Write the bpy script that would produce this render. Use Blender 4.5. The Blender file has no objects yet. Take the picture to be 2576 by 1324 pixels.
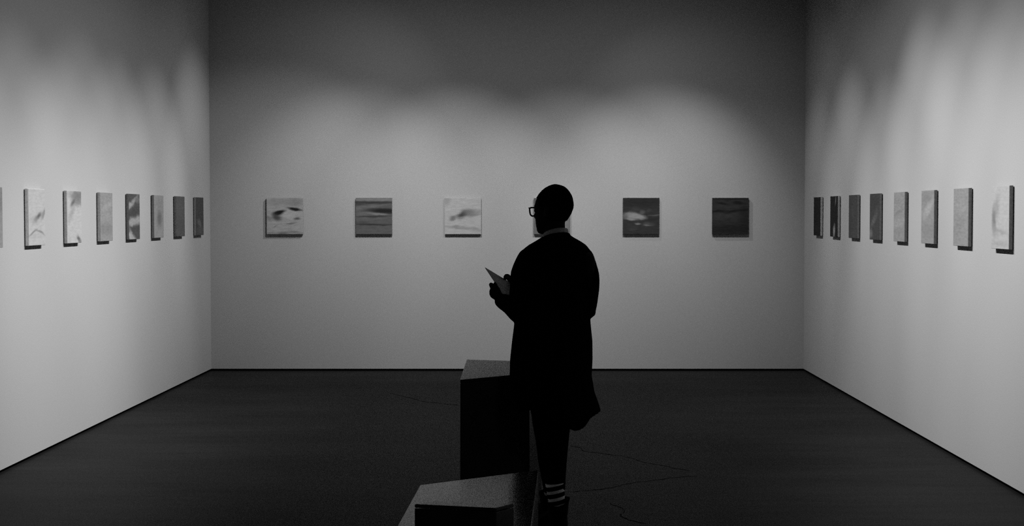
import bpy, bmesh, math, random
from mathutils import Vector, Matrix

S = bpy.context.scene
COL = S.collection
R = math.radians

# ------------------------------------------------------------------ camera
cd = bpy.data.cameras.new('camera')
cam = bpy.data.objects.new('camera', cd)
COL.objects.link(cam)
cam.location = (0, 0, 1.55)
cam.rotation_euler = (R(90 - 2.4), 0, 0)
cd.sensor_width = 36
cd.lens = 4200 / 2576 * 36
cd.shift_x = -49 / 2576
cd.shift_y = 54 / 2576
cd.clip_end = 100
S.camera = cam

# ------------------------------------------------------------------ world, exposure
W = bpy.data.worlds.new('world')
S.world = W
W.use_nodes = True
W.node_tree.nodes['Background'].inputs[0].default_value = (0, 0, 0, 1)
W.node_tree.nodes['Background'].inputs[1].default_value = 0
vs = S.view_settings
vs.view_transform = 'Standard'
vs.look = 'None'
vs.gamma = 1
vs.use_curve_mapping = False
vs.exposure = 0
S.cycles.use_denoising = False

# ------------------------------------------------------------------ gallery spotlights on the ceiling track
def spot(loc, aim, power, size, blend=1.0, radius=0.03):
    l = bpy.data.lights.new('track_spotlight', 'SPOT')
    l.energy = power
    l.spot_size = R(size)
    l.spot_blend = blend
    l.shadow_soft_size = radius
    o = bpy.data.objects.new('track_spotlight', l)
    o.location = loc
    d = Vector(aim) - Vector(loc)
    o.rotation_euler = d.to_track_quat('-Z', 'Y').to_euler()
    COL.objects.link(o)

def fixture(loc, aim, beam, beam_size, blend, spill, spill_size):
    """One track lamp: its beam and the wider spill of the same reflector."""
    spot(loc, aim, beam, beam_size, blend)
    spot(loc, aim, spill, spill_size, 1.0)

# lamps washing the back wall
fixture((-1.18, 14.41, 3.90), (-1.92, 16.52, 0.96), 255, 58.0, 1.00, 18, 124.2)
fixture((-0.86, 14.41, 3.90), (-0.69, 16.52, 0.96), 316, 58.0, 1.00, 22, 124.2)
fixture((0.69, 14.41, 3.90), (0.23, 16.52, 0.88), 248, 58.0, 1.00, 17, 124.2)
fixture((1.28, 14.41, 3.90), (1.27, 16.52, 1.02), 298, 58.0, 1.00, 21, 124.2)
# lamps washing the left wall
fixture((-0.48, 9.19, 3.90), (-3.18, 9.27, 0.40), 494, 58.0, 1.00, 69, 102.1)
fixture((-0.48, 10.19, 3.90), (-3.18, 10.32, 0.63), 377, 58.0, 1.00, 53, 102.1)
fixture((-0.48, 11.14, 3.90), (-3.18, 11.26, 0.40), 461, 58.0, 1.00, 65, 102.1)
fixture((-0.48, 12.31, 3.90), (-3.18, 11.70, 0.81), 284, 58.0, 1.00, 40, 102.1)
fixture((-0.48, 13.25, 3.90), (-3.18, 12.74, 0.63), 469, 58.0, 1.00, 66, 102.1)
fixture((-0.48, 14.82, 3.90), (-3.18, 13.94, 0.69), 437, 58.0, 1.00, 61, 102.1)
fixture((-0.48, 15.06, 3.90), (-3.18, 15.96, 1.32), 266, 58.0, 1.00, 37, 102.1)
# lamps washing the right wall
fixture((0.28, 9.04, 3.90), (2.70, 8.32, 0.84), 384, 58.0, 1.00, 74, 96.3)
fixture((0.28, 10.01, 3.90), (2.70, 9.31, 0.83), 468, 58.0, 1.00, 90, 96.3)
fixture((0.28, 10.99, 3.90), (2.70, 10.39, 1.01), 391, 58.0, 1.00, 75, 96.3)
fixture((0.28, 11.87, 3.90), (2.70, 11.51, 1.15), 401, 58.0, 1.00, 77, 96.3)
fixture((0.28, 13.16, 3.90), (2.70, 12.69, 0.41), 400, 58.0, 1.00, 77, 96.3)
fixture((0.28, 14.11, 3.90), (2.70, 14.28, 0.88), 281, 58.0, 1.00, 54, 96.3)
fixture((0.28, 15.44, 3.90), (2.70, 15.91, 0.68), 153, 58.0, 1.00, 30, 96.3)

# a dim lamp in the dark hall behind the camera
hl = bpy.data.lights.new('hall_lamp', 'POINT')
hl.energy = 60
hl.shadow_soft_size = 0.2
ho = bpy.data.objects.new('hall_lamp', hl)
ho.location = (0.8, 0.6, 3.9)
COL.objects.link(ho)

# ------------------------------------------------------------------ material helpers
def new_mat(name):
    m = bpy.data.materials.new(name)
    m.use_nodes = True
    nt = m.node_tree
    return m, nt, nt.nodes['Principled BSDF']

def noise_ramp(nt, scale, lo, hi, mapscale=(1, 1, 1), detail=4, coord='Object', fmin=0.3, fmax=0.7):
    tc = nt.nodes.new('ShaderNodeTexCoord')
    mp = nt.nodes.new('ShaderNodeMapping')
    mp.inputs['Scale'].default_value = mapscale
    nz = nt.nodes.new('ShaderNodeTexNoise')
    nz.inputs['Scale'].default_value = scale
    nz.inputs['Detail'].default_value = detail
    mr = nt.nodes.new('ShaderNodeMapRange')
    mr.inputs['From Min'].default_value = fmin
    mr.inputs['From Max'].default_value = fmax
    mr.inputs['To Min'].default_value = lo
    mr.inputs['To Max'].default_value = hi
    nt.links.new(tc.outputs[coord], mp.inputs['Vector'])
    nt.links.new(mp.outputs[0], nz.inputs['Vector'])
    nt.links.new(nz.outputs['Fac'], mr.inputs['Value'])
    return mr, nz

def plain(name, lo, hi=None, rough=0.9, scale=12, spec=0.2, bump=0.0, mapscale=(1, 1, 1)):
    m, nt, b = new_mat(name)
    mr, nz = noise_ramp(nt, scale, lo, lo if hi is None else hi, mapscale)
    nt.links.new(mr.outputs[0], b.inputs['Base Color'])
    b.inputs['Roughness'].default_value = rough
    b.inputs['Specular IOR Level'].default_value = spec
    if bump:
        bp = nt.nodes.new('ShaderNodeBump')
        bp.inputs['Strength'].default_value = bump
        bp.inputs['Distance'].default_value = 0.001
        nt.links.new(nz.outputs['Fac'], bp.inputs['Height'])
        nt.links.new(bp.outputs[0], b.inputs['Normal'])
    return m

M_WALL = plain('rollered_white_wall_paint', 0.25, 0.29, rough=0.95, scale=170, spec=0.1, bump=0.35)
M_CEIL = plain('grey_ceiling_paint', 0.05, 0.06, scale=5)
M_HALL = plain('dark_hall_paint', 0.02, 0.03, scale=3)
M_GAP = plain('black_recess', 0.004, 0.006, scale=20, spec=0)
M_CRACK = plain('dark_crack', 0.006, 0.01, scale=20, spec=0)  # dark tone of the floor cracks themselves
M_PLINTH = plain('satin_black_plinth_paint', 0.010, 0.014, scale=9, spec=0.5, rough=0.24)
M_EDGE = plain('primed_canvas_edge', 0.26, 0.32, scale=60, spec=0.05)
M_CLEAT = plain('dark_batten_wood', 0.02, 0.03, scale=30, mapscale=(1, 1, 12))
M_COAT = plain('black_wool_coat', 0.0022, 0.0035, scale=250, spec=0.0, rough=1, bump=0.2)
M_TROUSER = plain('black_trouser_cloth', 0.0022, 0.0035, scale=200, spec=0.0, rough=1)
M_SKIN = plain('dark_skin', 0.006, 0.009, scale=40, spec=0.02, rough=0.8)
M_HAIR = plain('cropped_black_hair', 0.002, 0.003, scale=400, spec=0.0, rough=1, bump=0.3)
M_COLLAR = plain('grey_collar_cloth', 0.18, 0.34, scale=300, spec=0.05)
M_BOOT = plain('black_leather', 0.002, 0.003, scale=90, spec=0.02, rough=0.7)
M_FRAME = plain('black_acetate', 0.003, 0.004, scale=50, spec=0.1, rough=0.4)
M_PAPER = plain('printed_paper', 0.24, 0.32, scale=14, spec=0.1)

def floor_mat():
    m, nt, b = new_mat('dark_polished_concrete')
    a, _ = noise_ramp(nt, 1.3, 0.0048, 0.0088, (0.45, 1.3, 1), 8)
    c, _ = noise_ramp(nt, 7, 0.84, 1.18, (0.22, 1.5, 1), 6)
    d, _ = noise_ramp(nt, 160, 0.85, 1.15, (1, 1, 1), 2)
    m1 = nt.nodes.new('ShaderNodeMath'); m1.operation = 'MULTIPLY'
    m2 = nt.nodes.new('ShaderNodeMath'); m2.operation = 'MULTIPLY'
    nt.links.new(a.outputs[0], m1.inputs[0]); nt.links.new(c.outputs[0], m1.inputs[1])
    nt.links.new(m1.outputs[0], m2.inputs[0]); nt.links.new(d.outputs[0], m2.inputs[1])
    # one pale scuff worn into the concrete
    tc = nt.nodes.new('ShaderNodeTexCoord')
    mp = nt.nodes.new('ShaderNodeMapping'); mp.vector_type = 'TEXTURE'
    mp.inputs['Location'].default_value = (-1.49, 12.13, 0)
    mp.inputs['Scale'].default_value = (0.17, 0.16, 1)
    ln = nt.nodes.new('ShaderNodeVectorMath'); ln.operation = 'LENGTH'
    mr = nt.nodes.new('ShaderNodeMapRange'); mr.interpolation_type = 'SMOOTHSTEP'
    for k, v in (('From Min', 0.3), ('From Max', 1.0), ('To Min', 1.5), ('To Max', 1.0)):
        mr.inputs[k].default_value = v
    m3 = nt.nodes.new('ShaderNodeMath'); m3.operation = 'MULTIPLY'
    nt.links.new(tc.outputs['Object'], mp.inputs['Vector'])
    nt.links.new(mp.outputs[0], ln.inputs[0]); nt.links.new(ln.outputs['Value'], mr.inputs['Value'])
    nt.links.new(m2.outputs[0], m3.inputs[0]); nt.links.new(mr.outputs[0], m3.inputs[1])
    nt.links.new(m3.outputs[0], b.inputs['Base Color'])
    b.inputs['Roughness'].default_value = 0.50
    b.inputs['Specular IOR Level'].default_value = 0.024
    return m
M_FLOOR = floor_mat()

def sock_mat():
    m, nt, b = new_mat('striped_sock_knit')
    tc = nt.nodes.new('ShaderNodeTexCoord')
    sx = nt.nodes.new('ShaderNodeSeparateXYZ')
    wv = nt.nodes.new('ShaderNodeMath'); wv.operation = 'MULTIPLY_ADD'
    wv.inputs[1].default_value = 1 / 0.037; wv.inputs[2].default_value = 0.15
    fr = nt.nodes.new('ShaderNodeMath'); fr.operation = 'FRACT'
    gt = nt.nodes.new('ShaderNodeMath'); gt.operation = 'GREATER_THAN'; gt.inputs[1].default_value = 0.60
    mr = nt.nodes.new('ShaderNodeMapRange')
    mr.inputs['To Min'].default_value = 0.004; mr.inputs['To Max'].default_value = 0.50
    nt.links.new(tc.outputs['Object'], sx.inputs[0])
    sl = nt.nodes.new('ShaderNodeMath'); sl.operation = 'MULTIPLY_ADD'; sl.inputs[1].default_value = -0.22
    nt.links.new(sx.outputs['X'], sl.inputs[0]); nt.links.new(sx.outputs['Z'], sl.inputs[2])
    nt.links.new(sl.outputs[0], wv.inputs[0]); nt.links.new(wv.outputs[0], fr.inputs[0])
    nt.links.new(fr.outputs[0], gt.inputs[0]); nt.links.new(gt.outputs[0], mr.inputs['Value'])
    nt.links.new(mr.outputs[0], b.inputs['Base Color'])
    b.inputs['Roughness'].default_value = 1; b.inputs['Specular IOR Level'].default_value = 0
    return m
M_SOCK = sock_mat()

def glass_mat():
    m, nt, b = new_mat('clear_lens')
    b.inputs['Base Color'].default_value = (.95, .95, .95, 1)
    b.inputs['Transmission Weight'].default_value = 1
    b.inputs['Roughness'].default_value = 0
    b.inputs['IOR'].default_value = 1.05
    return m
M_LENS = glass_mat()

def paint_mat(name, base, blobs, grain=0.12, seed=0.0, warp=0.10, tone=0.40):
    """A painted canvas: a ground tone and soft brush marks (u, v, ru, rv, angle, value, strength, softness)."""
    m, nt, b = new_mat(name)
    N, L = nt.nodes.new, nt.links.new
    tc = N('ShaderNodeTexCoord')
    off = N('ShaderNodeVectorMath'); off.operation = 'ADD'; off.inputs[1].default_value = (seed * 3.7, seed, seed * 1.9)
    L(tc.outputs['Object'], off.inputs[0])
    nz = N('ShaderNodeTexNoise'); nz.inputs['Scale'].default_value = 16; nz.inputs['Detail'].default_value = 6
    st = N('ShaderNodeMapping'); st.inputs['Scale'].default_value = (0.6, 1, 1.4)
    L(off.outputs[0], st.inputs['Vector']); L(st.outputs[0], nz.inputs['Vector'])
    cen = N('ShaderNodeVectorMath'); cen.operation = 'SUBTRACT'; cen.inputs[1].default_value = (.5, .5, .5)
    L(nz.outputs['Color'], cen.inputs[0])
    sc = N('ShaderNodeVectorMath'); sc.operation = 'SCALE'; sc.inputs['Scale'].default_value = warp * 0.36
    L(cen.outputs[0], sc.inputs[0])
    wp = N('ShaderNodeVectorMath'); wp.operation = 'ADD'
    L(tc.outputs['Object'], wp.inputs[0]); L(sc.outputs[0], wp.inputs[1])
    flat = N('ShaderNodeVectorMath'); flat.operation = 'MULTIPLY'; flat.inputs[1].default_value = (1, 0, 1)
    L(wp.outputs[0], flat.inputs[0])
    cur = None
    for bl in blobs:
        u, v, ru, rv, ang, val, stg = bl[:7]
        soft = bl[7] if len(bl) > 7 else 0.25
        mp = N('ShaderNodeMapping'); mp.vector_type = 'TEXTURE'
        mp.inputs['Location'].default_value = ((u - .5) * .36, 0, (v - .5) * .36)
        mp.inputs['Rotation'].default_value = (0, R(-ang), 0)
        mp.inputs['Scale'].default_value = (ru * .36, 1, rv * .36)
        L(flat.outputs[0], mp.inputs['Vector'])
        ln = N('ShaderNodeVectorMath'); ln.operation = 'LENGTH'; L(mp.outputs[0], ln.inputs[0])
        mr = N('ShaderNodeMapRange'); mr.interpolation_type = 'SMOOTHSTEP'
        for k, x in (('From Min', soft), ('From Max', 1.75), ('To Min', stg), ('To Max', 0)):
            mr.inputs[k].default_value = x
        L(ln.outputs['Value'], mr.inputs['Value'])
        mx = N('ShaderNodeMix'); mx.data_type = 'FLOAT'
        L(mr.outputs[0], mx.inputs[0])
        if cur is None: mx.inputs[2].default_value = base * tone
        else: L(cur, mx.inputs[2])
        mx.inputs[3].default_value = val * tone
        cur = mx.outputs[0]
    st2 = N('ShaderNodeMapping'); st2.inputs['Scale'].default_value = (0.35, 1, 1.6)
    L(off.outputs[0], st2.inputs['Vector'])
    n2 = N('ShaderNodeTexNoise'); n2.inputs['Scale'].default_value = 40; n2.inputs['Detail'].default_value = 5
    L(st2.outputs[0], n2.inputs['Vector'])
    g = N('ShaderNodeMapRange')
    for k, x in (('From Min', .3), ('From Max', .7), ('To Min', 1 - grain), ('To Max', 1 + grain)):
        g.inputs[k].default_value = x
    L(n2.outputs['Fac'], g.inputs['Value'])
    mu = N('ShaderNodeMath'); mu.operation = 'MULTIPLY'
    if cur is None: mu.inputs[0].default_value = base * tone
    else: L(cur, mu.inputs[0])
    L(g.outputs[0], mu.inputs[1])
    L(mu.outputs[0], b.inputs['Base Color'])
    b.inputs['Roughness'].default_value = 0.8
    b.inputs['Specular IOR Level'].default_value = 0.1
    return m

# ------------------------------------------------------------------ mesh helpers
def link(name, me, parent=None, loc=None):
    o = bpy.data.objects.new(name, me)
    COL.objects.link(o)
    if parent: o.parent = parent
    if loc is not None: o.location = loc
    return o

def finish(name, bm, mat, parent=None, loc=None, smooth=False):
    me = bpy.data.meshes.new(name)
    bmesh.ops.recalc_face_normals(bm, faces=bm.faces[:])
    bm.to_mesh(me); bm.free()
    if mat: me.materials.append(mat)
    if smooth:
        for p in me.polygons: p.use_smooth = True
    return link(name, me, parent, loc)

def box_bm(x0, x1, y0, y1, z0, z1, bevel=0.0, seg=2):
    bm = bmesh.new()
    bmesh.ops.create_cube(bm, size=1)
    for v in bm.verts:
        v.co = Vector((x0 + (v.co.x + .5) * (x1 - x0), y0 + (v.co.y + .5) * (y1 - y0), z0 + (v.co.z + .5) * (z1 - z0)))
    if bevel:
        bmesh.ops.bevel(bm, geom=bm.edges[:], offset=bevel, segments=seg, profile=.5, affect='EDGES')
    return bm

def prism_bm(pts, z0, z1, bevel=0.0):
    bm = bmesh.new()
    a = [bm.verts.new((x, y, z0)) for x, y in pts]
    b = [bm.verts.new((x, y, z1)) for x, y in pts]
    n = len(pts)
    bm.faces.new(a[::-1]); bm.faces.new(b)
    for i in range(n):
        bm.faces.new((a[i], a[(i + 1) % n], b[(i + 1) % n], b[i]))
    if bevel:
        bmesh.ops.bevel(bm, geom=bm.edges[:], offset=bevel, segments=2, profile=.5, affect='EDGES')
    return bm

def struct(o):
    o['kind'] = 'structure'
    return o

def empty(name, loc, label, cat, group=None, rz=0):
    o = bpy.data.objects.new(name, None)
    COL.objects.link(o)
    o.location = loc; o.rotation_euler = (0, 0, rz)
    o.empty_display_size = 0.1
    o['label'] = label; o['category'] = cat
    if group: o['group'] = group
    return o

def tube(bm, pts, rad, seg=14, closed=False):
    """A round tube with tapering radius and rounded ends, added to bm."""
    P = [Vector(p) for p in pts]
    n = len(P)
    rings = []
    prev = None
    for i in range(n):
        if closed: d = P[(i + 1) % n] - P[i - 1]
        else: d = P[min(i + 1, n - 1)] - P[max(i - 1, 0)]
        d.normalize()
        if prev is None:
            up = Vector((0, 0, 1)) if abs(d.z) < .9 else Vector((0, 1, 0))
            a = d.cross(up).normalized()
        else:
            a = (prev - d * prev.dot(d)).normalized()
        prev = a
        b = d.cross(a)
        r = rad[i] if isinstance(rad, (list, tuple)) else rad
        rings.append((P[i], d, a, b, r))
    def ring(c, a, b, r):
        return [bm.verts.new(c + (a * math.cos(2 * math.pi * k / seg) + b * math.sin(2 * math.pi * k / seg)) * r) for k in range(seg)]
    R_ = []
    if not closed:
        c, d, a, b, r = rings[0]
        for q in (80, 50, 25): R_.append(ring(c - d * r * math.sin(R(q)), a, b, r * math.cos(R(q))))
    for c, d, a, b, r in rings: R_.append(ring(c, a, b, r))
    if not closed:
        c, d, a, b, r = rings[-1]
        for q in (25, 50, 80): R_.append(ring(c + d * r * math.sin(R(q)), a, b, r * math.cos(R(q))))
    m = len(R_)
    for i in range(m if closed else m - 1):
        A, B = R_[i], R_[(i + 1) % m]
        for k in range(seg):
            bm.faces.new((A[k], A[(k + 1) % seg], B[(k + 1) % seg], B[k]))
    if not closed:
        bm.faces.new(R_[0][::-1]); bm.faces.new(R_[-1])

def dense(pts, rad, k=4):
    """Catmull-Rom resampling of a tube's joints so it bends smoothly."""
    P = [Vector(p) for p in pts]
    o, q = [], []
    n = len(P)
    for i in range(n - 1):
        p0, p1, p2, p3 = P[max(i - 1, 0)], P[i], P[i + 1], P[min(i + 2, n - 1)]
        for j in range(k):
            t = j / k
            o.append(.5 * ((2 * p1) + (p2 - p0) * t + (2 * p0 - 5 * p1 + 4 * p2 - p3) * t * t + (3 * p1 - p0 - 3 * p2 + p3) * t ** 3))
            q.append(rad[i] * (1 - t) + rad[i + 1] * t)
    o.append(P[-1]); q.append(rad[-1])
    return o, q

def ball(bm, c, r, rot=None):
    M = Matrix.Translation(Vector(c))
    if rot is not None: M = M @ rot
    M = M @ Matrix.Diagonal((r[0], r[1], r[2], 1))
    bmesh.ops.create_uvsphere(bm, u_segments=20, v_segments=14, radius=1, matrix=M)

def loft(bm, rows, cap=True):
    V = [[bm.verts.new(p) for p in r] for r in rows]
    n = len(rows[0])
    for i in range(len(rows) - 1):
        for k in range(n):
            bm.faces.new((V[i][k], V[i][(k + 1) % n], V[i + 1][(k + 1) % n], V[i + 1][k]))
    if cap:
        bm.faces.new(V[0][::-1]); bm.faces.new(V[-1])

def fuse(name, bm, mat, parent, voxel, smooth_it=3, shift=Vector((0, 0, 0))):
    """Union of all shells in bm as one continuous skin."""
    bmesh.ops.recalc_face_normals(bm, faces=bm.faces[:])
    me = bpy.data.meshes.new(name + '_shells')
    bm.to_mesh(me); bm.free()
    t = bpy.data.objects.new('shells', me)
    COL.objects.link(t)
    md = t.modifiers.new('r', 'REMESH'); md.mode = 'VOXEL'; md.voxel_size = voxel
    if smooth_it:
        sm = t.modifiers.new('s', 'SMOOTH'); sm.iterations = smooth_it; sm.factor = .5
    dg = bpy.context.evaluated_depsgraph_get()
    out = bpy.data.meshes.new_from_object(t.evaluated_get(dg))
    bpy.data.objects.remove(t); bpy.data.meshes.remove(me)
    out.name = name
    out.transform(Matrix.Translation(-shift))
    out.materials.clear(); out.materials.append(mat)
    for p in out.polygons: p.use_smooth = True
    return link(name, out, parent)

# ------------------------------------------------------------------ the room
XL, XR, YB, ZC = -3.177, 2.70, 16.52, 4.6
Y0 = 3.5
GAP = 0.02
struct(finish('floor', box_bm(-8, 8, -3, 16.9, -0.15, 0), M_FLOOR))
struct(finish('ceiling', box_bm(-8, 8, -3, 16.9, ZC, ZC + .15), M_CEIL))
struct(finish('wall_back', box_bm(XL - .2, XR + .2, YB, YB + .2, GAP, ZC), M_WALL))
struct(finish('wall_left', box_bm(XL - .2, XL, Y0, YB, GAP, ZC), M_WALL))
struct(finish('wall_right', box_bm(XR, XR + .2, Y0, YB, GAP, ZC), M_WALL))
struct(finish('baseboard_back', box_bm(XL - .18, XR + .18, YB + .015, YB + .18, 0, GAP), M_GAP))
struct(finish('baseboard_left', box_bm(XL - .18, XL - .015, Y0 + .02, YB + .015, 0, GAP), M_GAP))
struct(finish('baseboard_right', box_bm(XR + .015, XR + .18, Y0 + .02, YB + .015, 0, GAP), M_GAP))
struct(finish('wall_front', box_bm(-8, 8, -3.2, -3, 0, ZC), M_HALL))
struct(finish('wall_west', box_bm(-8.2, -8, -3, 16.9, 0, ZC), M_HALL))
struct(finish('wall_east', box_bm(8, 8.2, -3, 16.9, 0, ZC), M_HALL))
floor_o = bpy.data.objects['floor']

CR = [[(0.256, 11.159), (0.329, 11.025), (0.341, 10.876), (0.461, 10.767), (0.579, 10.661), (0.646, 10.545), (0.704, 10.392), (0.758, 10.312), (0.817, 10.253), (0.871, 10.145), (0.961, 10.034)],
      [(0.227, 9.278), (0.329, 9.334), (0.454, 9.4), (0.525, 9.525), (0.611, 9.61), (0.727, 9.683), (0.871, 9.801), (0.988, 9.846)],
      [(0.421, 8.936), (0.425, 8.868), (0.465, 8.795), (0.484, 8.736), (0.485, 8.658), (0.46, 8.565), (0.457, 8.516), (0.491, 8.426), (0.574, 8.317)],
      [(-1.24, 14.458), (-1.057, 14.111), (-0.894, 13.78), (-0.713, 13.617), (-0.588, 13.506)]]
rnd = random.Random(4)
for line in CR:
    pts = []
    for a, b in zip(line[:-1], line[1:]):
        for k in range(4):
            t = k / 4
            pts.append((a[0] + (b[0] - a[0]) * t + rnd.uniform(-.006, .006), a[1] + (b[1] - a[1]) * t + rnd.uniform(-.012, .012)))
    pts.append(line[-1])
    bm = bmesh.new()
    L_, R_ = [], []
    for i, p in enumerate(pts):
        w = rnd.uniform(.0018, .0048) * (0.4 if i in (0, len(pts) - 1) else 1)
        L_.append(bm.verts.new((p[0] - w * .4, p[1] - w * 2.2, .0006)))
        R_.append(bm.verts.new((p[0] + w * .4, p[1] + w * 2.2, .0006)))
    for i in range(len(pts) - 1):
        bm.faces.new((L_[i], L_[i + 1], R_[i + 1], R_[i]))
    finish('crack', bm, M_CRACK, floor_o)

# ------------------------------------------------------------------ paintings
SZ = 0.36
def painting(loc, rz, label, group, base, blobs, grain=.12, seed=0.0, warp=.10, edge=None):
    t = empty('painting', loc, label, 'painting', group, rz)
    h = SZ / 2
    finish('mounting_batten', box_bm(-.12, .12, -.0055, 0, .10, .26), M_CLEAT, t)
    e = finish('stretched_edge', box_bm(-h, h, -.0255, -.0055, 0, SZ, .0022), edge or M_EDGE, t)
    c = finish('painted_face', box_bm(-h + .001, h - .001, -.0015, .0015, -h + .001, h - .001, .0008, 1),
               paint_mat('paint', base, blobs, grain, seed, warp), t, (0, -.0262, h))
    return t

def edge_mat(v):
    return plain('toned_canvas_edge', v * .85, v * 1.15, scale=60, spec=.05)
E_MID, E_DARK = edge_mat(.36), edge_mat(.20)

ZB = 1.353
GB, GL, GR = 'row of paintings on the back wall', 'row of paintings on the left wall', 'row of paintings on the right wall'
B = [
 ('pale square canvas with two black brush strokes, first from the left on the back wall', .60,
  [(.3, .9, .24, .12, 0, .42, .6), (.78, .88, .26, .13, 0, .34, .7), (.6, .55, .3, .1, 0, .82, .5),
   (.34, .595, .15, .055, 14, .02, 1, .5), (.28, .47, .13, .085, -20, .08, .9), (.05, .44, .1, .05, -20, .3, .7),
   (.77, .685, .18, .036, -9, .025, 1, .45), (.83, .43, .08, .035, 6, .14, .9), (.68, .30, .15, .025, 5, .25, .8),
   (.24, .21, .07, .016, 28, .3, .7), (.45, .03, .16, .035, 0, .2, .8), (.8, .05, .2, .035, -8, .3, .7), (.12, .04, .1, .03, 0, .3, .6)], .14, 1.0, .09, E_DARK),
 ('mid-grey square canvas streaked with dark horizontal bands, second from the left on the back wall', .17,
  [(.5, .96, .8, .05, 0, .36, .8), (.5, .87, .8, .035, 0, .05, .85), (.15, .80, .25, .05, -10, .07, .7), (.7, .79, .3, .03, 8, .2, .7),
   (.22, .73, .4, .05, 8, .26, .8), (.78, .64, .44, .065, -4, .03, 1, .4), (.6, .557, .3, .03, -5, .34, .9), (.15, .56, .2, .05, 5, .25, .7),
   (.5, .49, .55, .022, 2, .06, .8), (.3, .43, .4, .03, 0, .22, .6), (.15, .3, .2, .06, 0, .1, .5), (.55, .26, .55, .02, 0, .045, .85), (.5, .1, .8, .09, 0, .19, .7)], .16, 2.0, .07, E_DARK),
 ('white square canvas with one slanting dark cloud, third from the left on the back wall', .68,
  [(.05, .93, .12, .12, 0, .45, .7), (.5, .55, .17, .095, 24, .07, .95, .3), (.22, .44, .10, .055, 28, .22, .85),
   (.70, .60, .17, .085, 5, .28, .8), (.78, .52, .14, .05, 12, .3, .7), (.93, .6, .12, .06, 15, .42, .6), (.45, .18, .42, .04, -3, .42, .75), (.85, .13, .16, .05, -18, .42, .6), (.3, .2, .1, .05, 0, .35, .5)], .10, 3.0, .12, E_MID),
 ('grey square canvas half hidden behind the head of the standing person', .26,
  [(.8, .4, .14, .6, 0, .34, .7), (.1, .9, .2, .12, 0, .12, .7), (.06, .2, .2, .3, 0, .18, .5)], .12, 4.0, .10, E_MID),
 ('dark square canvas with a glowing pale cloud, fifth from the left on the back wall', .055,
  [(.5, .88, .7, .15, 0, .032, .8), (.36, .69, .09, .06, 0, .085, .7), (.52, .60, .08, .05, 20, .16, .8), (.71, .66, .06, .04, 0, .09, .7),
   (.27, .505, .20, .085, -8, .42, 1, .55), (.46, .475, .16, .055, -10, .44, 1, .55), (.2, .42, .12, .035, -6, .42, .9), (.05, .48, .08, .05, 20, .2, .7),
   (.9, .53, .18, .02, 6, .16, .8), (.4, .29, .07, .025, -8, .32, .9), (.68, .27, .14, .05, -5, .13, .8), (.66, .24, .09, .02, 0, .28, .7), (.28, .15, .12, .06, 0, .08, .8), (.78, .42, .2, .05, 0, .03, .6)], .18, 5.0, .13, E_DARK),
 ('near-black square canvas with dim bands, last on the back wall before the right corner', .050,
  [(.5, .97, .8, .03, 0, .02, .8), (.3, .84, .16, .03, -10, .014, .9), (.72, .86, .14, .035, 0, .016, .9), (.45, .75, .5, .05, 0, .06, .7),
   (.15, .62, .22, .04, 6, .014, .9), (.5, .62, .2, .04, 10, .016, .9), (.85, .66, .22, .03, 3, .012, .9), (.35, .5, .4, .08, 0, .075, .7), (.9, .4, .15, .4, 0, .02, .6), (.5, .12, .8, .14, 0, .022, .8)], .25, 6.0, .10, E_DARK),
]
for k, b in enumerate(B):
    painting((-2.435 + .8795 * k, YB, ZB + .002), 0, b[0], GB, *b[1:])

Lp = [
 ('canvas cut off by the left edge of the photo, nearest on the left wall', .4, [(.5, .5, .5, .3, 0, .34, .6), (.9, .8, .2, .2, 0, .26, .6)], .12, 7.0, .1, E_DARK),
 ('white canvas with a small dark smudge and side toned as lit, second nearest on left wall', .68,
  [(.55, .50, .22, .05, 14, .12, .95), (.9, .56, .16, .05, 35, .3, .8), (.35, .45, .3, .07, 0, .5, .5), (.25, .225, .25, .022, 14, .32, .9), (.7, .235, .26, .022, -10, .34, .9), (.5, .17, .4, .03, 0, .6, .6)], .09, 8.0, .10, edge_mat(.5)),  # lighter edge tone: the light on this side is put into the colour
 ('white canvas with a grey smoky top, third nearest on the left wall', .68,
  [(.75, .92, .5, .10, 0, .24, .9), (.75, .8, .35, .09, 0, .26, .8), (.4, .77, .16, .05, 20, .13, .8), (.35, .6, .3, .08, 30, .45, .7), (.8, .075, .14, .05, -15, .16, .95), (.9, .03, .12, .03, 0, .35, .6)], .10, 9.0, .13, E_MID),
 ('plain light grey canvas, fourth nearest on the left wall', .40, [(.6, .72, .4, .06, 10, .52, .7), (.5, .25, .6, .10, 0, .30, .7), (.4, .5, .5, .06, 0, .46, .5)], .14, 10.0, .12, E_MID),
 ('dark canvas with three bright wavy cloud bands on the left wall', .11,
  [(.3, .80, .5, .05, 16, .42, .9), (.15, .75, .2, .05, 0, .5, .8), (.85, .86, .3, .05, 0, .25, .8), (.5, .40, .7, .085, 4, .48, .95, .45), (.15, .06, .45, .07, -12, .58, .95, .45), (.2, .13, .25, .05, -30, .5, .8), (.5, .6, .6, .08, 8, .075, .7), (.6, .23, .6, .07, 0, .09, .7)], .16, 11.0, .14, E_DARK),
 ('light grey canvas with one faint dark blur, third from the corner on the left wall', .42, [(.55, .46, .22, .17, 0, .20, .85), (.5, .8, .4, .1, 0, .36, .6), (.7, .1, .3, .1, 0, .5, .5)], .12, 12.0, .10, E_DARK),
 ('plain dark grey canvas, second from the corner on the left wall', .125, [(.5, .7, .5, .2, 0, .15, .6), (.5, .1, .6, .1, 0, .14, .5)], .16, 13.0, .1, E_DARK),
 ('dark grey canvas with a faint light spot, beside the corner on the left wall', .10, [(.45, .32, .26, .085, -10, .22, .85), (.6, .12, .5, .1, 0, .17, .7)], .18, 14.0, .14, E_DARK),
]
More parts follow.
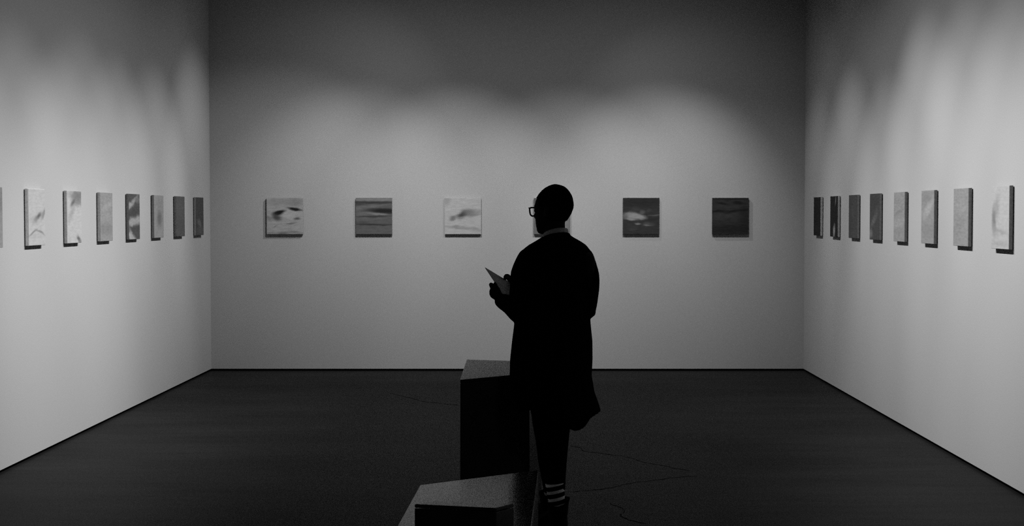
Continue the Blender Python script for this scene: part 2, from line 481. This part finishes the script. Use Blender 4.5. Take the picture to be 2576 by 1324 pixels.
for k, b in enumerate(Lp):
    painting((XL, 9.77 + .871 * k, 1.353), R(90), b[0], GL, *b[1:])

Rp = [
 ('white canvas with a grey arc, nearest on the right wall', .66,
  [(.30, .66, .12, .18, -25, .45, .8), (.15, .45, .10, .2, 8, .28, .9), (.45, .84, .08, .14, -12, .6, .6), (.5, .28, .4, .035, -5, .48, .8), (.2, .32, .2, .05, -30, .45, .6), (.5, .08, .5, .04, 0, .52, .7), (.15, .12, .2, .1, 0, .6, .5)], .08, 15.0, .12, E_DARK),
 ('plain mid-grey canvas, second nearest on the right wall', .40, [(.4, .4, .4, .2, 20, .34, .6), (.6, .65, .3, .1, 0, .46, .6)], .14, 16.0, .1, E_DARK),
 ('pale grey canvas with a lighter diagonal middle, third nearest on the right wall', .42, [(.6, .68, .4, .09, 22, .6, .8), (.4, .85, .4, .1, 0, .33, .6), (.5, .25, .6, .12, 0, .36, .6), (.2, .55, .2, .05, 0, .5, .5)], .11, 17.0, .12, E_DARK),
 ('light grey canvas with faint wavy lines, fourth nearest on the right wall', .42, [(.5, .6, .5, .03, 8, .32, .7), (.5, .38, .6, .08, 5, .52, .6), (.3, .8, .3, .06, 0, .36, .6), (.6, .22, .5, .04, 0, .36, .5)], .14, 18.0, .12, E_DARK),
 ('dark grey canvas with two misty light spots, fourth from the corner on the right wall', .085, [(.45, .42, .30, .075, 20, .17, .85), (.7, .6, .2, .12, 30, .12, .7), (.12, .13, .16, .09, 0, .26, .9), (.5, .8, .5, .15, 0, .065, .6)], .18, 19.0, .14, E_DARK),
 ('dark grey canvas with a dim slanting streak, third from corner on right wall', .085, [(.5, .55, .06, .12, 25, .12, .8), (.3, .62, .3, .08, 0, .10, .6), (.6, .1, .4, .08, 0, .105, .6)], .18, 20.0, .12, E_DARK),
 ('black canvas with two bright feather marks, second from the corner on the right wall', .018, [(.72, .9, .05, .12, -20, .26, .9), (.55, .13, .16, .10, 60, .42, .95), (.45, .2, .06, .05, 0, .3, .7)], .3, 21.0, .10, E_MID),
 ('plain black canvas with grey side, beside the corner on the right wall', .018, [(.5, .2, .5, .1, 0, .03, .6)], .3, 22.0, .1, E_MID),
]
for k, b in enumerate(Rp):
    painting((XR, 9.529 + .873 * k, 1.353), R(-90), b[0], GR, *b[1:])

# ------------------------------------------------------------------ plinths
def slope_top(bm, tops, z):
    for v in bm.verts:
        if v.co.z > .1:
            a, b_, c = tops
            v.co.z += a + b_ * v.co.x + c * v.co.y

def plinth(name, pts, z, label, cat, group, zb=0.0, lid=.018, tilt=None):
    cx = sum(p[0] for p in pts) / len(pts); cy = sum(p[1] for p in pts) / len(pts)
    t = empty(name, (cx, cy, zb), label, cat, group)
    q = [(x - cx, y - cy) for x, y in pts]
    for nm, bm in (('body', prism_bm(q, 0, z - zb - lid - .0015, .002)), ('top_panel', prism_bm(q, z - zb - lid, z - zb, .0025))):
        if tilt: slope_top(bm, (-tilt[0] * q[0][0] - tilt[1] * q[0][1], tilt[0], tilt[1]), z)
        finish(nm, bm, M_PLINTH, t)
    return t

GP = 'angular black plinths'
plinth('plinth', [(-.372, 8.661), (-.009, 8.70), (.055, 9.04), (-.362, 9.30)], .69,
       'tall black plinth with a sloping satin top, behind the standing person', 'plinth', GP, tilt=(.074, .078))
# long low plinth in front, its far end cut at a slant
def ext(a, b, y):
    t = (y - a[1]) / (b[1] - a[1]); return (a[0] + (b[0] - a[0]) * t, y)
bl, br = (-.453, 6.75), (.029, 7.151)
plinth('plinth', [ext((-.473, 5.857), bl, 4.9), ext((0.0, 5.857), br, 4.9), br, bl], .45,
       'low wide black plinth at the bottom edge of the photo, carrying a block', 'plinth', GP)
plinth('block', [(-.392, 5.557), (-.117, 5.482), (-.059, 5.569), (-.325, 5.623)], .58,
       'small narrow black block lying on the low plinth', 'block', None, .4502, .012)

# ------------------------------------------------------------------ the person
PX = Vector((.12, 8.1, 0))
person = empty('person', PX, 'person standing with back turned in long black coat and glasses, holding a leaflet', 'person')

HZ = 1.459
TH = R(52)
HM = Matrix.Translation((.106, 8.10, HZ)) @ Matrix.Rotation(TH, 4, 'Z') @ Matrix.Translation((0, 0, .1)) @ Matrix.Rotation(R(-4), 4, 'X') @ Matrix.Translation((0, 0, -.1))
SEC = [(0.000, .078, .032, .018), (.006, .088, .018, .030), (.020, .094, -.010, .044), (.035, .096, -.038, .052), (.060, .096, -.062, .060),
       (.089, .096, -.086, .070), (.116, .0955, -.100, .075), (.133, .094, -.103, .076), (.162, .086, -.101, .072), (.177, .0765, -.0965, .0665),
       (.193, .064, -.088, .0586), (.208, .0477, -.0773, .048), (.2205, .029, -.063, .0356), (.2275, .012, -.046, .023), (.2315, -.002, -.032, .013), (.2335, -.012, -.022, .004)]
def lerp_tab(tab, z):
    if z <= tab[0][0]: return tab[0][1:]
    for a, b in zip(tab[:-1], tab[1:]):
        if z <= b[0]:
            t = (z - a[0]) / (b[0] - a[0])
            return tuple(p + (q - p) * t for p, q in zip(a[1:], b[1:]))
    return tab[-1][1:]
def g(d, s): return math.exp(-(d * d) / (2 * s * s))
def head_point(z, t, off=0.0):
    yf, yb, w = lerp_tab(SEC, z)
    cy, ly = (yf + yb) / 2, (yf - yb) / 2
    c, s = math.cos(t), math.sin(t)
    n = 2.25
    x = w * math.copysign(abs(c) ** (2 / n), c)
    y = cy + ly * math.copysign(abs(s) ** (2 / n), s)
    if s > 0:
        ax = abs(x)
        y += s * (.022 * g(x, .009) * g(z - .088, .013) + .012 * g(x, .008) * g(z - .108, .014)      # nose
                  + .006 * g(ax - .032, .018) * g(z - .132, .008)                                     # brow
                  - .012 * g(ax - .031, .012) * g(z - .117, .009)                                     # eye sockets
                  + .005 * g(x, .018) * g(z - .053, .004) + .005 * g(x, .016) * g(z - .043, .0045) - .003 * g(x, .02) * g(z - .048, .0025)
                  + .006 * g(x, .016) * g(z - .016, .010) - .004 * g(x, .02) * g(z - .032, .006))
    v = Vector((x, y, z))
    if off:
        d = Vector((x, y - cy, (z - .13) * .9)); d.normalize(); v += d * off
    return v
def head_rows(z0=0.0, off=0.0, nz=56, nt=64):
    rows = []
    for i in range(nz + 1):
        u = i / nz
        z = z0 + (.2335 - z0) * (1 - (1 - u) ** 1.35)
        rows.append([HM @ head_point(z, 2 * math.pi * k / nt, off) for k in range(nt)])
    return rows

bm = bmesh.new()
loft(bm, head_rows())
for s in (-1, 1):
    ball(bm, HM @ Vector((s * .031, .080, .117)), (.0115, .0115, .0115))                              # eyes
    rot = Matrix.Rotation(TH, 4, 'Z') @ Matrix.Rotation(R(s * 22), 4, 'Z') @ Matrix.Rotation(R(-10), 4, 'X')
    ball(bm, HM @ Vector((s * .077, -.014, .106)), (.007, .018, .031), rot)                           # ears
    ball(bm, HM @ Vector((s * .074, -.008, .084)), (.006, .009, .010), rot)
# neck, trunk and legs under the clothes
p, r = dense([(.112, 8.095, 1.52), (.115, 8.092, 1.46), (.120, 8.09, 1.40), (.118, 8.09, 1.30)], [.050, .049, .055, .085]); tube(bm, p, r, 20)
for z, hw, d in ((1.28, .14, .085), (1.15, .13, .095), (1.02, .12, .095), (.92, .15, .11)):
    ball(bm, (.11, 8.1, z), (hw, d, .13))
p, r = dense([(.26, 8.11, 1.325), (.275, 8.12, 1.20), (.262, 8.15, 1.085), (.165, 8.25, 1.11), (.045, 8.335, 1.155), (.0, 8.355, 1.175)], [.05, .042, .036, .034, .026, .024]); tube(bm, p, r)
p, r = dense([(-.02, 8.09, 1.325), (-.043, 8.06, 1.20), (-.052, 8.035, 1.085), (-.105, 8.14, 1.105), (-.152, 8.23, 1.128), (-.166, 8.25, 1.145)], [.05, .042, .036, .034, .025, .023]); tube(bm, p, r)
LEG_R = [(.16, 8.09, .90), (.14, 8.095, .70), (.124, 8.10, .50), (.118, 8.09, .354), (.118, 8.07, .24), (.126, 8.06, .10)]
LEG_L = [(.07, 8.12, .90), (.07, 8.15, .70), (.080, 8.19, .48), (.088, 8.22, .335), (.100, 8.24, .20), (.105, 8.25, .10)]
for LG in (LEG_R, LEG_L):
    p, r = dense(LG, [.085, .068, .052, .05, .034, .034]); tube(bm, p, r, 16)
for a, b in (((.140, 8.05, .045), (-.02, 8.20, .035)), ((.112, 8.24, .045), (-.05, 8.39, .035))):
    p, r = dense([a, (Vector(a) + Vector(b)) / 2, b], [.034, .036, .028]); tube(bm, p, r)

# the leaflet: corner T (up and away), lower corner, right corner
T, Bt, U = Vector((-.231, 8.30, 1.287)), Vector((-.127, 8.22, 1.135)), Vector((-.074, 8.40, 1.188))
ea, eb = (T - Bt), (U - T)
nn = (Bt - T).cross(U - T).normalized()
def pp(s, t, h=0.0):           # s along the near edge from the lower corner, t across, h off the sheet (+ = reading side)
    return Bt + ea * s + eb * t + nn * h

def finger(pts, r0, r1):
    n = len(pts)
    rr = [r0 + (r1 - r0) * i / (n - 1) for i in range(n)]
    p, r = dense(pts, rr, 4); tube(bm, p, r, 12)
# left hand: palm under the near edge, four fingers spread beneath the sheet, thumb along the edge
wr = Vector((-.164, 8.25, 1.143))
for k, (s, ln) in enumerate(((.52, .085), (.40, .095), (.28, .088), (.16, .070))):
    kn = pp(s, -.03, -.022)
    p, r = dense([wr, wr.lerp(kn, .6), kn], [.017, .015, .0115], 3); tube(bm, p, r, 12)
    e = ln / eb.length
    finger([kn, pp(s + .02, e * .40 - .03, -.0185), pp(s + .03, e * .75 - .03, -.0150), pp(s + .03, e - .03, -.0125)], .0092, .0072)
ball(bm, pp(.30, -.02, -.028), (.030, .022, .034))
finger([wr + Vector((0, -.006, .004)), pp(.20, -.050, -.006), pp(.34, -.042, -.004), pp(.46, -.034, .000)], .0125, .0085)
# right hand: palm behind the far edge, fingers beneath, thumb bent over onto the sheet
wr = Vector((.0, 8.352, 1.178))
for k, (s, t0, t1) in enumerate(((.97, .82, .36), (.82, .86, .34), (.67, .90, .40), (.53, .94, .52))):
    kn = pp(s, t0, -.022)
    p, r = dense([wr, wr.lerp(kn, .5), kn], [.018, .015, .0115], 3); tube(bm, p, r, 12)
    finger([kn, pp(s, t0 + (t1 - t0) * .45, -.020), pp(s, t0 + (t1 - t0) * .75, -.0155), pp(s, t1, -.0125)], .0092, .0072)
finger([wr + Vector((-.012, -.004, .012)), pp(1.06, .84, .010), pp(1.07, .70, .015), pp(1.02, .61, .0145), pp(.95, .56, .0115)], .0170, .0105)
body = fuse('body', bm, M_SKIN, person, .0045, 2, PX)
body['label'] = 'dark-skinned head, neck and hands'

# cropped hair: a thin cap over the skull
bm = bmesh.new()
nt_, rows = 64, []
for i in range(40):
    u = i / 39
    row = []
    for k in range(nt_):
        t = 2 * math.pi * k / nt_
        s = math.sin(t)
        low = .175 if s > .55 else (.06 if s < -.35 else .06 + (s + .35) / .9 * .115)
        z = low + (.2333 - low) * (1 - (1 - u) ** 1.4)
        row.append((z, t))
    rows.append(row)
outer = [[HM @ head_point(z, t, .0035) for z, t in r_] for r_ in rows]
inner = [[HM @ head_point(z, t, -.002) for z, t in r_] for r_ in rows]
Vo = [[bm.verts.new(p - PX) for p in r_] for r_ in outer]
Vi = [[bm.verts.new(p - PX) for p in r_] for r_ in inner]
for i in range(39):
    for k in range(nt_):
        k2 = (k + 1) % nt_
        bm.faces.new((Vo[i][k], Vo[i][k2], Vo[i + 1][k2], Vo[i + 1][k]))
        bm.faces.new((Vi[i][k2], Vi[i][k], Vi[i + 1][k], Vi[i + 1][k2]))
for k in range(nt_):
    k2 = (k + 1) % nt_
    bm.faces.new((Vi[0][k], Vi[0][k2], Vo[0][k2], Vo[0][k]))
bm.faces.new(Vo[-1])
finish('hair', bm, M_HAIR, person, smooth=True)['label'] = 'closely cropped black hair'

# glasses
GY = .1015
gl = bmesh.new()
def lens_path(s, grow=0.0):
    P_ = []
    for k in range(28):
        t = 2 * math.pi * k / 28
        c, q = math.cos(t), math.sin(t)
        x = (.0255 + grow) * math.copysign(abs(c) ** .62, c)
        z = (.0205 + grow) * math.copysign(abs(q) ** .62, q)
        x *= 1 + .20 * q
        P_.append(HM @ Vector((s * .036 + x, GY - .25 * abs(s * .036 + x) * .35, .111 + z)))
    return P_
for s in (-1, 1):
    tube(gl, lens_path(s), .0038, 8, closed=True)
    p, r = dense([HM @ Vector((s * .062, GY - .006, .128)), HM @ Vector((s * .077, .085, .129)), HM @ Vector((s * .081, .02, .127)), HM @ Vector((s * .081, -.012, .124)), HM @ Vector((s * .078, -.035, .104))], [.0026, .0024, .0022, .0022, .002], 3)
    tube(gl, p, r, 8)
tube(gl, [HM @ Vector((-.011, GY, .121)), HM @ Vector((0, GY + .003, .124)), HM @ Vector((.011, GY, .121))], .0022, 8)
bmesh.ops.translate(gl, verts=gl.verts[:], vec=-PX)
glasses = finish('glasses', gl, M_FRAME, person, smooth=True)
for s in (-1, 1):
    bm = bmesh.new()
    P_ = lens_path(s, -.001)
    nrm = (HM.to_3x3() @ Vector((0, 1, 0))).normalized() * .0006
    loft(bm, [[q - nrm - PX for q in P_], [q + nrm - PX for q in P_]])
    finish('lens', bm, M_LENS, glasses)

# shirt collar
bm = bmesh.new()
rows = []
def ring(c, rx, ry, tilt, z_off, n=40):
    return [Vector(c) + Vector((rx * math.cos(2 * math.pi * k / n), ry * math.sin(2 * math.pi * k / n),
            z_off - tilt * math.sin(2 * math.pi * k / n - .52))) for k in range(n)]
C0 = (.117, 8.092, 1.452)
rows = [ring(C0, .066, .064, .022, -.03), ring(C0, .061, .060, .022, .012), ring(C0, .059, .058, .022, .013), ring(C0, .058, .056, .022, -.028)]
V = [[bm.verts.new(p - PX) for p in r_] for r_ in rows]
for i in range(4):
    for k in range(40):
        bm.faces.new((V[i][k], V[i][(k + 1) % 40], V[(i + 1) % 4][(k + 1) % 40], V[(i + 1) % 4][k]))
finish('shirt_collar', bm, M_COLLAR, person, smooth=True)['label'] = 'grey shirt collar standing above the coat'

# trousers
bm = bmesh.new()
p, r = dense([(.16, 8.09, .95), (.140, 8.095, .70), (.126, 8.10, .56), (.120, 8.10, .44), (.117, 8.09, .354), (.117, 8.075, .275), (.119, 8.065, .225)], [.11, .085, .068, .061, .056, .050, .046]); tube(bm, p, r, 20)
p, r = dense([(.07, 8.12, .95), (.068, 8.15, .70), (.066, 8.17, .56), (.081, 8.19, .44), (.088, 8.22, .335), (.096, 8.235, .25), (.102, 8.243, .19)], [.11, .085, .066, .061, .056, .048, .044]); tube(bm, p, r, 20)
fuse('trousers', bm, M_TROUSER, person, .006, 3, PX)

# socks and boots
def sock(cx, cy, z0, z1, r0, r1, lean):
    bm = bmesh.new()
    rows = []
    for z, r in ((z0, r0), (z0 + (z1 - z0) * .35, r0), (z0 + (z1 - z0) * .7, (r0 + r1) / 2), (z1, r1)):
        rows.append([Vector((r * math.cos(2 * math.pi * k / 32) - lean * (z - z0), r * math.sin(2 * math.pi * k / 32), z + .10 * r * math.cos(2 * math.pi * k / 32))) for k in range(32)])
    loft(bm, rows)
    o = finish('sock', bm, M_SOCK, person, Vector((cx, cy, 0)) - PX, True)
    o['label'] = 'dark sock with pale stripes'
sock(.126, 8.062, .11, .245, .040, .047, .09)
sock(.106, 8.246, .10, .22, .038, .042, .05)

def boot(heel, toe, ankle, top):
    heel, toe, ankle = Vector(heel), Vector(toe), Vector(ankle)
    t = bmesh.new()
    d = (toe - heel); L = d.length; d.normalize(); sd = Vector((-d.y, d.x, 0))
    rows = []
    # upper: sections from heel to toe
    for u, hw, h in ((-.02, .020, .05), (.02, .033, .085), (.15, .037, .115), (.32, .038, .105), (.5, .043, .078), (.7, .047, .060), (.86, .042, .050), (.97, .026, .040), (1.0, .010, .025)):
        c = heel + d * (u * L)
        rows.append([c + sd * (hw * math.cos(a)) + Vector((0, 0, .016 + h * (.5 + .5 * math.sin(a)))) for a in [2 * math.pi * k / 24 for k in range(24)]])
    loft(t, rows)
    # shaft with a wide mouth
    sh = []
    for z, r in ((.05, .040), (.10, .047), (.15, .053), (top, .060), (top, .052), (.14, .044), (.10, .036)):
        dip = 1 if z > .12 else 0
        sh.append([Vector((ankle.x + r * math.cos(a), ankle.y + r * .95 * math.sin(a), z + dip * (.012 * math.cos(a - .3) + .018 * min(0, math.sin(a))))) for a in [2 * math.pi * k / 28 for k in range(28)]])
    loft(t, sh)
    root = fuse('boot', t, M_BOOT, person, .005, 2, PX)
    s_ = bmesh.new()
    outl = []
    for u, hw in ((-.03, .022), (.03, .036), (.25, .036), (.5, .044), (.75, .050), (.92, .040), (1.02, .016)):
        outl.append((heel + d * (u * L) + sd * hw, heel + d * (u * L) - sd * hw))
    loop = [a for a, b in outl] + [b for a, b in outl][::-1]
    lo = [s_.verts.new(Vector((q.x, q.y, 0.0008)) - PX) for q in loop]
    hi = [s_.verts.new(Vector((q.x, q.y, .02)) - PX) for q in loop]
    n = len(loop)
    s_.faces.new(lo[::-1]); s_.faces.new(hi)
    for i in range(n): s_.faces.new((lo[i], lo[(i + 1) % n], hi[(i + 1) % n], hi[i]))
    finish('sole', s_, M_BOOT, root)
boot((.158, 8.035, 0), (-.02, 8.205, 0), (.130, 8.062, 0), .165)
boot((.118, 8.235, 0), (-.06, 8.40, 0), (.095, 8.252, 0), .185)

# long coat: trunk, sleeves
COAT = [(1.462, .088, .174), (1.450, .066, .187), (1.434, .039, .214), (1.419, .015, .241), (1.402, -.015, .266), (1.382, -.040, .282), (1.361, -.056, .292), (1.328, -.066, .296),
        (1.261, -.070, .296), (1.183, -.075, .290), (1.087, -.079, .284), (1.009, -.085, .290), (.932, -.095, .298), (.845, -.104, .299), (.765, -.106, .295), (.689, -.103, .308), (.633, -.087, .327), (.584, -.066, .341)]
DEP = [.055, .062, .070, .078, .088, .098, .106, .116, .128, .132, .132, .136, .142, .150, .155, .160, .165, .168]
HEM = [(-.2, .612), (-.064, .612), (-.02, .62), (.08, .575), (.167, .528), (.207, .509), (.240, .516), (.262, .531), (.285, .566), (.31, .575), (.341, .588), (.5, .588)]
def hemz(x):
    for a, b in zip(HEM[:-1], HEM[1:]):
        if a[0] <= x <= b[0]: return a[1] + (b[1] - a[1]) * (x - a[0]) / (b[0] - a[0])
    return .59
bm = bmesh.new()
rows = []
NT = 72
def coat_row(z, x0, x1, dep, inset=0.0, w=0.0):
    cx, hw = (x0 + x1) / 2, (x1 - x0) / 2 - inset
    dep = dep - inset
    out = []
    for k in range(NT):
        t = 2 * math.pi * k / NT
        c, s = math.cos(t), math.sin(t)
        f = 1 + w * .030 * math.sin(5 * t + .6) * (1 - abs(c) ** 4)
        x = cx + hw * math.copysign(abs(c) ** .95, c)
        y = 8.10 + .22 * (x - .11) + dep * f * s
        zz = z
        if w > 0:
            nr = 1 if s < 0 else max(0, 1 - s * 3)
            zz = z + w * nr * (hemz(x) - .584)
        out.append(Vector((x, y, zz)))
    return out
for (z, x0, x1), dp in zip(COAT, DEP):
    rows.append(coat_row(z, x0, x1, dp, 0, max(0, min(1, (.80 - z) / .216))))
for (z, x0, x1), dp in list(zip(COAT, DEP))[:12:-1]:
    rows.append(coat_row(z + .004, x0, x1, dp, .016, max(0, min(1, (.80 - z) / .216))))
loft(bm, rows)
p, r = dense([(-.018, 8.075, 1.335), (-.040, 8.055, 1.265), (-.046, 8.045, 1.19), (-.052, 8.035, 1.105), (-.056, 8.035, 1.080), (-.100, 8.14, 1.106), (-.146, 8.22, 1.124)], [.052, .060, .060, .058, .057, .048, .037]); tube(bm, p, r, 20)
p, r = dense([(.250, 8.13, 1.335), (.272, 8.13, 1.255), (.276, 8.135, 1.19), (.266, 8.145, 1.09), (.255, 8.155, 1.075), (.165, 8.25, 1.11), (.06, 8.325, 1.15)], [.056, .058, .055, .050, .048, .045, .038]); tube(bm, p, r, 20)
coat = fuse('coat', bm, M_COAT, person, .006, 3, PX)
coat['label'] = 'long black coat with a flaring hem'
# turned-down coat collar behind the neck
bm = bmesh.new()
C1 = (.118, 8.092, 1.440)
rows = [ring(C1, .092, .084, .02, -.030), ring(C1, .074, .072, .02, -.004), ring(C1, .067, .066, .02, .005), ring(C1, .063, .062, .02, -.004), ring(C1, .080, .074, .02, -.034)]
V = [[bm.verts.new(p - PX) for p in r_] for r_ in rows]
for i in range(5):
    for k in range(40):
        bm.faces.new((V[i][k], V[i][(k + 1) % 40], V[(i + 1) % 5][(k + 1) % 40], V[(i + 1) % 5][k]))
finish('coat_collar', bm, M_COAT, coat, smooth=True)

# ------------------------------------------------------------------ leaflet held in both hands
lf = empty('leaflet', pp(.5, .5), 'thin pale leaflet held open in the hands of the standing person', 'leaflet')
base = Vector(lf.location)
def sheet(name, h0, h1, s1, t1):
    bm = bmesh.new()
    lo, hi = [], []
    N_ = 8
    q = [(0, 0), (s1, 0), (s1, t1), (0, t1)]
    a = [bm.verts.new(pp(s, t, h0) - base) for s, t in q]
    b = [bm.verts.new(pp(s, t, h1) - base) for s, t in q]
    bm.faces.new(a[::-1]); bm.faces.new(b)
    for i in range(4): bm.faces.new((a[i], a[(i + 1) % 4], b[(i + 1) % 4], b[i]))
    finish(name, bm, M_PAPER, lf)
sheet('cover', -.0016, -.0006, 1, 1)
sheet('page', -.0004, .0012, .992, .992)
